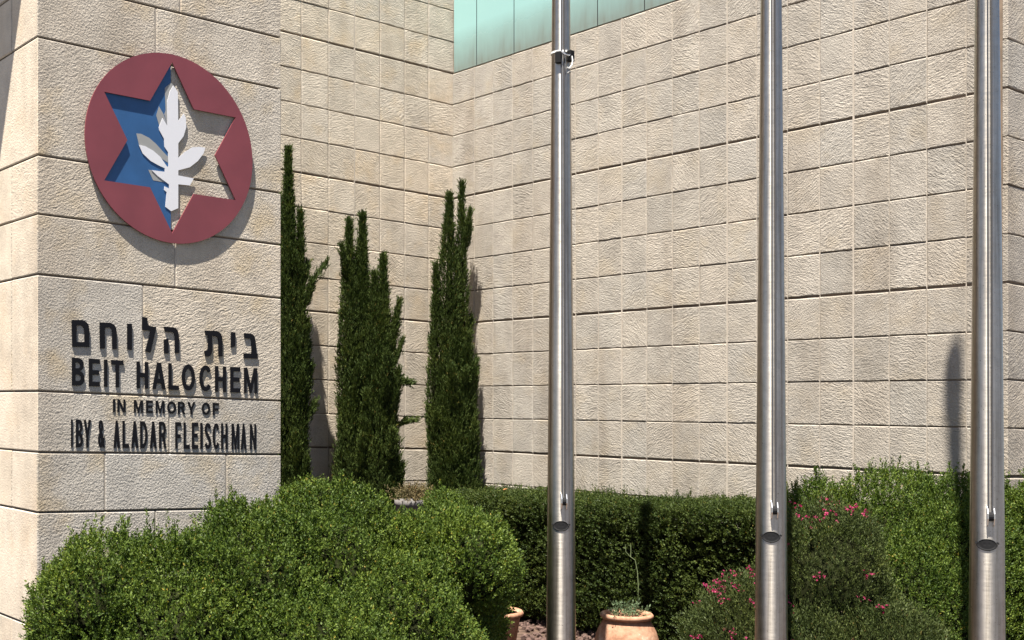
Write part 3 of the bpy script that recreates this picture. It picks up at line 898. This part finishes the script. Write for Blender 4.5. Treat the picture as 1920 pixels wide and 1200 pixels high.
def sprigs(pts, axis, slen, nl, llen, lwid, rng, spread=(.55, 1.15)):
    n = len(pts)
    sl = slen * rng.uniform(.55, 1.25, n)
    s = np.linspace(.12, 1.0, nl)
    B, D = [], []
    ref = unit(np.cross(axis, rng.normal(size=(n, 3))))
    ref2 = np.cross(axis, ref)
    ph = rng.uniform(0, 6.28, n)
    for k in range(nl):
        a = ph + k*2.4
        rad = ref*np.cos(a)[:, None] + ref2*np.sin(a)[:, None]
        be = rng.uniform(*spread, n)
        if k == nl-1: be = be*.2
        B.append(pts + axis*(sl*s[k])[:, None] + rng.normal(0, .002, (n, 3)))
        D.append(unit(axis*np.cos(be)[:, None] + rad*np.sin(be)[:, None]))
    return leaves(np.concatenate(B), np.concatenate(D), llen, lwid, rng)
def on_lobes(lobes, dens, rng, bump=.07, f=7.0, seed=1, shell=.22):
    P_, N_ = [], []
    for i, (cx, cy, cz, rx, ry, rz) in enumerate(lobes):
        p_ = 1.6
        area = 4*math.pi*(((rx*ry)**p_+(rx*rz)**p_+(ry*rz)**p_)/3)**(1/p_)
        n = int(area*dens)
        d = unit(rng.normal(size=(n, 3)))
        sc = 1 - shell*rng.uniform(0, 1, n)**1.8
        nn = unit(d/np.array([rx, ry, rz]))
        base = np.array([cx, cy, cz]) + d*np.array([rx, ry, rz])
        sc = sc + bump*wob(base, f, seed) + bump*.5*wob(base, f*2.7, seed+1)
        p = np.array([cx, cy, cz]) + d*np.array([rx, ry, rz])*sc[:, None]
        keep = p[:, 2] > GROUND+.02
        for j, (ax, ay, az, sx, sy, sz) in enumerate(lobes):
            if j == i: continue
            q = ((p-np.array([ax, ay, az]))/np.array([sx, sy, sz]))
            keep &= (q**2).sum(1) > .72
        P_.append(p[keep]); N_.append(nn[keep])
    return np.concatenate(P_), np.concatenate(N_)
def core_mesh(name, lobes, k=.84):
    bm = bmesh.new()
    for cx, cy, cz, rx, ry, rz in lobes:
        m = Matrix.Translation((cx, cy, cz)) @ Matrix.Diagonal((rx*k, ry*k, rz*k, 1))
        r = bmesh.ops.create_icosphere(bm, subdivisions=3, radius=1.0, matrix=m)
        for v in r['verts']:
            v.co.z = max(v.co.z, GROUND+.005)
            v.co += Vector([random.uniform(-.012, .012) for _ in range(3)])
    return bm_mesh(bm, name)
def stems_mesh(name, x, y, h, n, spread, rad=.014):
    bm = bmesh.new()
    for k in range(n):
        a = random.uniform(0, 6.28); r = random.uniform(.3, 1)*spread
        x1, y1 = x + r*math.cos(a), y + r*math.sin(a)
        add_tube(bm, [(x+.03*math.cos(a), y+.03*math.sin(a), GROUND-.01), ((x+x1)/2, (y+y1)/2, GROUND+h*.45), (x1, y1, GROUND+h)], [rad, rad*.7, rad*.4], 6)
    return bm_mesh(name=name, bm=bm)
def visible_side(P_, N_, rng, keep_back=.35):
    """thin out sprigs facing away from every likely viewpoint (kept at lower density)"""
    c = np.array([0.4, 0, 1.5]) - P_
    f = (unit(c)*N_).sum(1)
    return (f > -.35) | (rng.uniform(0, 1, len(P_)) < keep_back)

def shrub(label, lobes, mat, dens, slen, nl, llen, lwid, seed, upw=.6, group=None, cat='shrub', bump=.080, f=8.5, name='shrub', core=M_DARKIN, tall=None, spread=(.55, 1.15)):
    rng = np.random.default_rng(seed)
    c0 = lobes[0]
    root = empty(name, (c0[0], c0[1], GROUND))
    off = np.array([c0[0], c0[1], GROUND])
    tag(root, label, cat, group)
    P_, N_ = on_lobes(lobes, dens, rng, bump, f, seed)
    k = visible_side(P_, N_, rng)
    P_, N_ = P_[k], N_[k]
    ax = unit(N_*.6 + np.array([0, 0, upw]) + rng.normal(0, .28, P_.shape))
    Q = sprigs(P_ - off, ax, slen, nl, llen, lwid, rng, spread)
    if tall:                                       # taller unclipped shoots: (count, length, x0, x1)
      for n, ln, xa, xb in tall:
        top = (N_[:, 2] > .45) & (P_[:, 0] > xa) & (P_[:, 0] < xb)
        idx = rng.choice(np.where(top)[0], n)
        for kk in range(4):
            a2 = unit(np.array([0, 0, 1.0]) + rng.normal(0, .12, (n, 3)) + N_[idx]*.15)
            Q = np.concatenate([Q, sprigs(P_[idx]-off+a2*ln*.24*kk, a2, ln*.4, nl, llen, lwid, rng, (.4, .9))])
    fo = link('foliage', mesh_quads('foliage', Q), mat, root)
    fo['kind'] = 'stuff'
    st = link('stems', stems_mesh('stems', c0[0], c0[1], .7, 9, .35), M_BARK, root); 
    for v in st.data.vertices: v.co -= Vector(off)
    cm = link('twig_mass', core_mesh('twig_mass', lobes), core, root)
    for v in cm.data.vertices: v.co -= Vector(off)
    return root

# --- the two big shrubs in front of the pier
shrub('broad rounded bright green shrub swelling up in front of the stone pier',
      [(-.64, 5.32, .23, .54, .56, .60), (-.03, 5.85, .33, .58, .60, .715), (-.10, 5.28, -.02, .70, .60, .70), (.36, 5.60, .16, .42, .5, .62),
       (-.96, 5.28, .60, .26, .40, .27), (-.96, 5.28, .25, .27, .40, .5), (.42, 5.95, .24, .34, .50, .66), (-.33, 5.50, .36, .44, .5, .63)],
      M_BUSH, 2700, .048, 11, .0150, .0078, 21, group='bright green shrubs', tall=[(150, .11, -1.3, -.35), (360, .06, -1.3, .9)])
shrub('green shrub mounding up between the big rounded shrub and the left flagpole',
      [(.68, 6.50, .42, .30, .46, .53), (.72, 6.00, .68, .23, .42, .25), (.55, 6.0, .36, .29, .4, .48), (.70, 6.75, .38, .22, .32, .60), (.56, 5.75, .05, .26, .4, .52)],
      M_BUSH, 2700, .048, 11, .0150, .0078, 22, group='bright green shrubs', tall=[(260, .065, .2, 1.2)])

# --- clipped hedge along the foot of the right wall
def hedge():
    rng = np.random.default_rng(31)
    root = empty('hedge', (P_CORNER.x, P_CORNER.y, GROUND), ANG_R)
    tag(root, 'long clipped dark green hedge along the foot of the right stone wall', 'hedge')
    T0, T1, D0, D1 = .15, 5.0, .06, .76
    top = lambda t: .66 + .028*t - GROUND
    # local: x = t, y = into the wall, so outwards is -y
    n1 = int((T1-T0)*(D1-D0)*4200); n2 = int((T1-T0)*1.05*2600)
    t1 = rng.uniform(T0, T1, n1); d1 = rng.uniform(D0, D1, n1)
    z1 = top(t1) - .10*np.clip((d1-(D1-.12))/.12, 0, 1)**2 - rng.uniform(0, .09, n1)**1.0*.6
    A = np.stack([t1, -d1, z1], 1); A[:, 2] += .022*wob(A, 8, 5) + .012*wob(A, 22, 6)
    NA = np.tile([0, 0, 1.0], (n1, 1))
    t2 = rng.uniform(T0, T1, n2); z2 = rng.uniform(.05, 1.0, n2)*top(t2)
    B = np.stack([t2, -D1 + rng.uniform(0, .12, n2), z2], 1)
    B[:, 1] -= .035*wob(B, 7, 7) + .02*wob(B, 19, 8)
    B[:, 1] += .07*np.clip((.25-z2)/.25, 0, 1)
    NB = np.tile([0, -1.0, .15], (n2, 1))
    n3 = int((D1-D0)*1.0*1800)
    C = np.stack([np.full(n3, T0)+rng.uniform(0, .1, n3), -rng.uniform(D0, D1, n3), rng.uniform(.05, 1, n3)*top(T0)], 1)
    NC = np.tile([-1.0, 0, .2], (n3, 1))
    n4 = 9000
    t4 = rng.uniform(T0, T1, n4)
    E_ = np.stack([t4, -D1 + rng.uniform(.02, .22, n4), top(t4) - rng.uniform(.02, .22, n4)], 1)
    NE = np.tile([0, -.7, .7], (n4, 1))
    P_ = np.concatenate([A, B, C, E_]); N_ = np.concatenate([NA, NB, NC, NE])
    ax = unit(N_*.8 + np.array([0, 0, .45]) + rng.normal(0, .33, P_.shape))
    Q = sprigs(P_, ax, .042, 9, .0165, .0095, rng)
    # stray shoots above the clipped top
    ns = 130
    ts = rng.uniform(T0, T1, ns); S = np.stack([ts, -rng.uniform(.05, .5, ns), top(ts)-.01], 1)
    for kk in range(3):
        a2 = unit(np.array([0, 0, 1.0]) + rng.normal(0, .15, (ns, 3)))
        Q = np.concatenate([Q, sprigs(S + a2*.025*kk, a2, .05, 8, .015, .007, rng, (.4, .9))])
    fo = link('foliage', mesh_quads('foliage', Q), M_HEDGE, root); fo['kind'] = 'stuff'
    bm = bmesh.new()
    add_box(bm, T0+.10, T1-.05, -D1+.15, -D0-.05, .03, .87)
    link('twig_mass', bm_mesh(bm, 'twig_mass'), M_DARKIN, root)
hedge()

# --- bright bushes at the right
shrub('tall bright green bush with upright shoots between the middle and right flagpoles',
      [(3.46, 7.30, .36, .56, .50, .64), (3.05, 7.55, .36, .34, .36, .60), (3.30, 6.78, .10, .40, .42, .58), (3.60, 6.95, .20, .42, .42, .66), (3.80, 7.22, .38, .44, .34, .67)],
      M_BUSH, 2900, .055, 11, .0150, .0078, 23, upw=.9, group='bright green shrubs', tall=[(420, .11, 2.6, 4.4)])
shrub('bright green bush cut by the photo edge, right of the right flagpole',
      [(4.36, 7.05, .32, .52, .50, .74), (4.15, 6.55, .15, .36, .40, .62)],
      M_BUSH, 2700, .055, 11, .0150, .0078, 24, upw=.9, group='bright green shrubs', tall=[(150, .10, 3.9, 4.9)])

# --- loose olive shrub with pink flowers
pk_lobes = [(2.78, 6.62, .32, .34, .30, .54), (2.38, 6.72, .12, .32, .32, .40), (2.92, 6.35, .02, .34, .34, .40), (2.52, 6.40, -.02, .34, .3, .36)]
pk = shrub('loose olive green shrub with many small pink flowers beside the middle flagpole', pk_lobes,
           M_OLIVE, 3000, .080, 12, .017, .0062, 25, upw=1.0, bump=.12, f=9.0, cat='flowering shrub', spread=(.3, .8))
def flower_mesh(seed):
    rng = np.random.default_rng(seed)
    n = 7
    c = rng.normal(0, .020, (n, 3)); c[:, 2] *= .6
    Q = []
    for k in range(n):
        d = unit(rng.normal(size=(6, 3)) + np.array([0, -.2, .7]))
        Q.append(leaves(np.tile(c[k], (6, 1)), d, .0095, .0085, rng))
    me = mesh_quads('flower_cluster', np.concatenate(Q)); me.materials.append(M_PINK)
    return me
fl = [flower_mesh(50+k) for k in range(5)]
# clusters placed on the outside of the shrub, thick on the upper left and sparse below
spots = []
rng = np.random.default_rng(77)
FP, FN = on_lobes(pk_lobes, 260, rng, .12, 9.0, 25, shell=.02)
w = np.clip(FN[:, 2], 0, 1)*1.0 + np.clip(-FN[:, 1], 0, 1)*.22
w *= (FP[:, 2] > -.22)*(.10 + 2.2*(FP[:, 0] < 2.88)*(FP[:, 2] > .36) + 2.4*(FP[:, 0] < 2.46)*(FP[:, 2] > -.05))
pick = rng.choice(len(FP), 64, replace=False, p=w/w.sum())
for i in pick:
    p = FP[i] + FN[i]*.035 + np.array([0, 0, .03])
    o = link('flower_cluster', fl[i % 5], None, pk, tuple(p - np.array([pk_lobes[0][0], pk_lobes[0][1], GROUND])), (rng.uniform(-.4, .4), rng.uniform(-.4, .4), rng.uniform(0, 6.28)))
    o['kind'] = 'stuff'
bm = bmesh.new()
add_tube(bm, [(.02, -.52, .27), (.08, -.54, .262), (.14, -.55, .243), (.17, -.55, .236)], [.003, .003, .0028, .002], 6)
link('dry_twig', bm_mesh(bm, 'dry_twig'), M_TWIG, pk)

# ------------------------------------------------------------------ cypresses
def cypress(label, x, y, spires, branches, seed):
    """spires: (dx, dy, z0, z1, radius, widest) ; branches: polylines with radius"""
    rng = np.random.default_rng(seed)
    root = empty('cypress_tree', (x, y, GROUND))
    tag(root, label, 'cypress', 'slender cypresses in the wall corner')
    Ps, Ns = [], []
    for dx, dy, z0, z1, r, wd in spires:
        h = z1 - z0
        n = int(2*math.pi*r*h*2700*1.15)
        s = rng.uniform(0, 1, n)
        prof = np.where(s < wd, .62 + .38*np.sin(np.clip(s/wd, 0, 1)*math.pi/2), np.cos(np.clip((s-wd)/(1-wd), 0, 1)*math.pi/2)**1.35)
        prof = np.maximum(prof, .03)
        a = rng.uniform(0, 6.28, n)
        nn = np.stack([np.cos(a), np.sin(a), np.zeros(n)], 1)
        z = z0 + s*h
        probe = np.stack([np.cos(a)*r*4.0 + dx*9, np.sin(a)*r*4.0 + dy*9, z*.40], 1)
        rr = r*prof*(1 - .30*rng.uniform(0, 1, n)**1.5 + .26*wob(probe, 5.5, seed) + .13*wob(probe, 13, seed+3))
        Ps.append(np.stack([dx + np.cos(a)*rr, dy + np.sin(a)*rr, z - GROUND], 1)); Ns.append(nn)
    # flame-like side sprays that break up the outline
    for k in range(46):
        dx, dy, z0, z1, r, wd = spires[rng.integers(len(spires))]
        s0 = rng.uniform(.12, .86)
        pr = .95 if s0 < wd else math.cos((s0-wd)/(1-wd)*math.pi/2)**1.2
        a = rng.uniform(0, 6.28); hh = rng.uniform(.16, .42); r2 = rng.uniform(.018, .038)
        n = int(260*hh/.3)
        s = rng.uniform(0, 1, n)
        b_ = rng.uniform(0, 6.28, n)
        out = r*pr*.82 + .045*s + hh*.07*s
        rr = r2*np.sin(np.clip(s*.85+.15, 0, 1)*math.pi)**.7*rng.uniform(.5, 1, n)
        Ps.append(np.stack([dx + math.cos(a)*out + np.cos(b_)*rr, dy + math.sin(a)*out + np.sin(b_)*rr, z0 + s0*(z1-z0) + s*hh - GROUND], 1))
        Ns.append(np.stack([np.cos(b_)*.5 + math.cos(a)*.6, np.sin(b_)*.5 + math.sin(a)*.6, np.zeros(n)], 1))
    P_, N_ = np.concatenate(Ps), np.concatenate(Ns)
    ax = unit(N_*.30 + np.array([0, 0, 1.0]) + rng.normal(0, .20, P_.shape))
    Q = sprigs(P_, ax, .060, 7, .026, .0075, rng, (.15, .55))
    for pl, r in branches:
        pl = np.array(pl) ; pl[:, 2] -= GROUND
        n = 150
        s = rng.uniform(0, len(pl)-1.001, n); i = s.astype(int); f = (s-i)[:, None]
        p = pl[i]*(1-f) + pl[i+1]*f
        d = unit(pl[i+1]-pl[i])
        p = p + rng.normal(0, r, (n, 3))*(1-.6*(s/(len(pl)-1)))[:, None]
        Q = np.concatenate([Q, sprigs(p, unit(d + rng.normal(0, .25, (n, 3)) + np.array([0, 0, .3])), .05, 7, .024, .007, rng, (.15, .55))])
    cr = link('crown', mesh_quads('crown', Q), M_CYP, root); cr['kind'] = 'stuff'
    bm = bmesh.new()
    for dx, dy, z0, z1, r, wd in spires:
        h = z1-z0
        add_tube(bm, [(dx, dy, z0-GROUND), (dx, dy, z0+h*wd-GROUND), (dx, dy, z0+h*.75-GROUND), (dx, dy, z1-h*.03-GROUND)], [r*.45, r*.62, r*.42, .004], 10)
    link('inner_branches', bm_mesh(bm, 'inner_branches'), M_DARKIN, root)
    bm = bmesh.new()
    add_tube(bm, [(0, 0, -.01), (.01, 0, .5), (0, .01, 1.3), (.01, 0, 2.2)], [.06, .05, .035, .015], 10)
    link('trunk', bm_mesh(bm, 'trunk'), M_BARK, root)
    return root
B0 = GROUND + .08
cypress('tall dark cypress half hidden behind the stone pier, with one stray side shoot', -.232, 10.18,
        [(-.03, 0, B0, 3.56, .125, .45), (.070, -.02, B0, 3.04, .070, .5), (-.09, .02, B0, 3.0, .13, .4), (.03, .0, B0, 2.2, .11, .3)],
        [([(.10, -.02, 2.36), (.19, -.02, 2.50), (.285, -.02, 2.63)], .022), ([(.10, -.02, 1.30), (.16, -.02, 1.40), (.19, -.02, 1.47)], .022)], 41)
cypress('broad three-tipped cypress in the middle, against the warm back wall', .415, 10.45,
        [(-.165, 0, B0, 3.00, .095, .55), (-.05, .02, B0, 3.06, .105, .5), (.125, -.02, B0, 2.70, .095, .5), (.03, .05, B0, 2.35, .20, .45),
         (-.13, -.03, B0, 2.0, .155, .35), (.10, -.06, B0, 2.2, .15, .4), (.05, -.03, B0, 2.55, .10, .6)],
        [([(.20, -.04, 1.78), (.25, -.04, 1.88), (.28, -.04, 1.99)], .018), ([(.22, -.04, 1.62), (.29, -.04, 1.65), (.35, -.04, 1.64)], .016), ([(.22, -.04, 1.27), (.31, -.04, 1.31), (.38, -.04, 1.32)], .013)], 42)
cypress('dark cypress with split pointed tops standing right in the inner corner', 1.205, 11.10,
        [(-.03, .0, B0, 3.33, .085, .72), (.085, .02, B0, 3.45, .046, .70), (-.155, -.02, B0, 2.70, .055, .6), (0, .0, B0, 2.46, .17, .55),
         (.07, -.02, B0, 2.1, .14, .48), (-.07, -.04, B0, 2.0, .13, .45), (.13, 0, 0.6, 1.75, .085, .5)],
        [([(-.17, -.04, 1.22), (-.22, -.04, 1.34), (-.215, -.04, 1.42)], .025)], 43)

# ------------------------------------------------------------------ pots and small things
def pot_mesh(prof, name='pot', seg=48):
    bm = bmesh.new()
    rg = add_lathe(bm, prof, seg)
    bm.faces.new(list(reversed(rg[0])))
    bm.faces.new(rg[-1])
    bmesh.ops.recalc_face_normals(bm, faces=bm.faces[:])
    return bm_mesh(bm, name, True)
pot = empty('terracotta_pot', (1.825, 7.28, GROUND))
tag(pot, 'round bellied terracotta pot with thick rim between two flagpoles', 'pot', 'terracotta pots in the bed')
body = pot_mesh([(.10, 0), (.13, .03), (.175, .16), (.192, .29), (.188, .37), (.170, .43), (.146, .475), (.136, .495), (.134, .515)], 'belly')
link('belly', body, M_TERRA, pot)
rim = pot_mesh([(.134, .500), (.148, .503), (.155, .513), (.155, .524), (.147, .533), (.132, .533), (.122, .525), (.120, .500)], 'rim')
link('rim', rim, M_TERRA, pot)
bm = bmesh.new(); bmesh.ops.create_circle(bm, cap_ends=True, segments=32, radius=.121, matrix=Matrix.Translation((0, 0, .513)))
link('soil', bm_mesh(bm, 'soil'), M_SOIL, pot)
# plant growing in it
pp = empty('potted_plant', (1.825, 7.28, GROUND+.514))
tag(pp, 'grey green leafy plant with one tall bare flower stalk growing in the pot', 'plant')
rng = np.random.default_rng(61)
n = 85
pts = np.stack([rng.normal(0, .045, n), rng.normal(0, .04, n), rng.uniform(-.005, .05, n)], 1)
ax = unit(np.stack([pts[:, 0]*7, pts[:, 1]*7, np.full(n, .7)], 1) + rng.normal(0, .35, (n, 3)))
o = link('foliage', mesh_quads('foliage', sprigs(pts, ax, .045, 7, .018, .011, rng)), M_SAGE, pp); o['kind'] = 'stuff'
bm = bmesh.new()
add_tube(bm, [(.06, -.02, 0), (.064, -.02, .18), (.058, -.02, .27), (.045, -.02, .335), (.012, -.02, .360), (-.010, -.02, .385), (-.014, -.02, .43)], [.0026, .0024, .0022, .002, .0018, .0016, .001], 6)
add_tube(bm, [(.018, -.02, .355), (.020, -.02, .40), (.018, -.02, .435)], [.0022, .0018, .001], 6)
link('flower_stalk', bm_mesh(bm, 'flower_stalk'), M_STEM, pp)

pot2 = empty('terracotta_pot', (1.195, 8.45, GROUND))
tag(pot2, 'wide terracotta bowl partly hidden behind the green shrub left of the flagpoles', 'pot', 'terracotta pots in the bed')
link('belly', pot_mesh([(.09, 0), (.12, .02), (.16, .15), (.185, .30), (.19, .32)], 'belly'), M_TERRA, pot2)
link('rim', pot_mesh([(.186, .316), (.205, .32), (.210, .335), (.200, .35), (.182, .35), (.175, .332)], 'rim'), M_TERRA, pot2)
bm = bmesh.new(); bmesh.ops.create_circle(bm, cap_ends=True, segments=32, radius=.176, matrix=Matrix.Translation((0, 0, .332)))
link('soil', bm_mesh(bm, 'soil'), M_SOIL, pot2)

# dry little shrub on a grey planter below the middle and corner cypresses
pl_ = empty('concrete_planter', (.70, 9.45, GROUND))
tag(pl_, 'pale grey planter glimpsed between the shrubs below the cypresses', 'planter')
link('planter_body', pot_mesh([(.09, 0), (.10, .02), (.115, .98), (.125, .985), (.125, 1.03), (.10, 1.03), (.095, .98)], 'planter_body'), M_PLANTER, pl_)
dp = empty('dry_plant', (.72, 9.43, GROUND+1.02))
tag(dp, 'small brownish half dry plant on the grey planter between two cypresses', 'plant')
n = 260
pts = np.stack([rng.normal(0, .065, n), rng.normal(0, .06, n), rng.uniform(0, .10, n)], 1)
ax = unit(np.stack([pts[:, 0]*6, pts[:, 1]*6, np.full(n, .5)], 1) + rng.normal(0, .4, (n, 3)))
o = link('foliage', mesh_quads('foliage', sprigs(pts, ax, .05, 8, .018, .008, rng)), M_DRY, dp); o['kind'] = 'stuff'
bm = bmesh.new()
add_tube(bm, [(0, 0, -.04), (.005, 0, .03), (.0, .005, .08)], [.008, .006, .004], 6)
link('stem', bm_mesh(bm, 'stem'), M_BARK, dp)

# a dead leaf on the hedge top
lf = np.array([[[0, 0, 0], [.02, .014, .006], [.046, 0, .002], [.02, -.014, .006]]])
hx = P_CORNER - DR*1.15 - DL*.45
o = link('dead_leaf', mesh_quads('dead_leaf', lf), M_ORANGE, None, (hx.x, hx.y, .735), (.1, -.2, .3))
tag(o, 'single dry orange leaf lying on the clipped hedge top', 'leaf')

# lava rock mulch on the bed
rng = np.random.default_rng(9)
bm = bmesh.new()
for k in range(900):
    if k < 700: px, py = rng.uniform(1.1, 2.3), rng.uniform(7.2, 9.9)
    else: px, py = rng.uniform(.6, 3.2), rng.uniform(6.0, 8.5)
    s = rng.uniform(.014, .036)
    m = Matrix.Translation((px, py, GROUND+s*.4)) @ Matrix.Rotation(rng.uniform(0, 6.28), 4, 'Z') @ Matrix.Rotation(rng.uniform(0, 3), 4, 'X') @ Matrix.Diagonal((s, s*rng.uniform(.6, 1), s*rng.uniform(.5, .8), 1))
    r = bmesh.ops.create_icosphere(bm, subdivisions=1, radius=1.0, matrix=m)
    for v in r['verts']: v.co += Vector(rng.uniform(-.2, .2, 3)*s)
o = link('rock_mulch', bm_mesh(bm, 'rock_mulch'), M_ROCK)
tag(o, 'loose reddish brown rock mulch on the bed between the pots', 'mulch', kind='stuff')
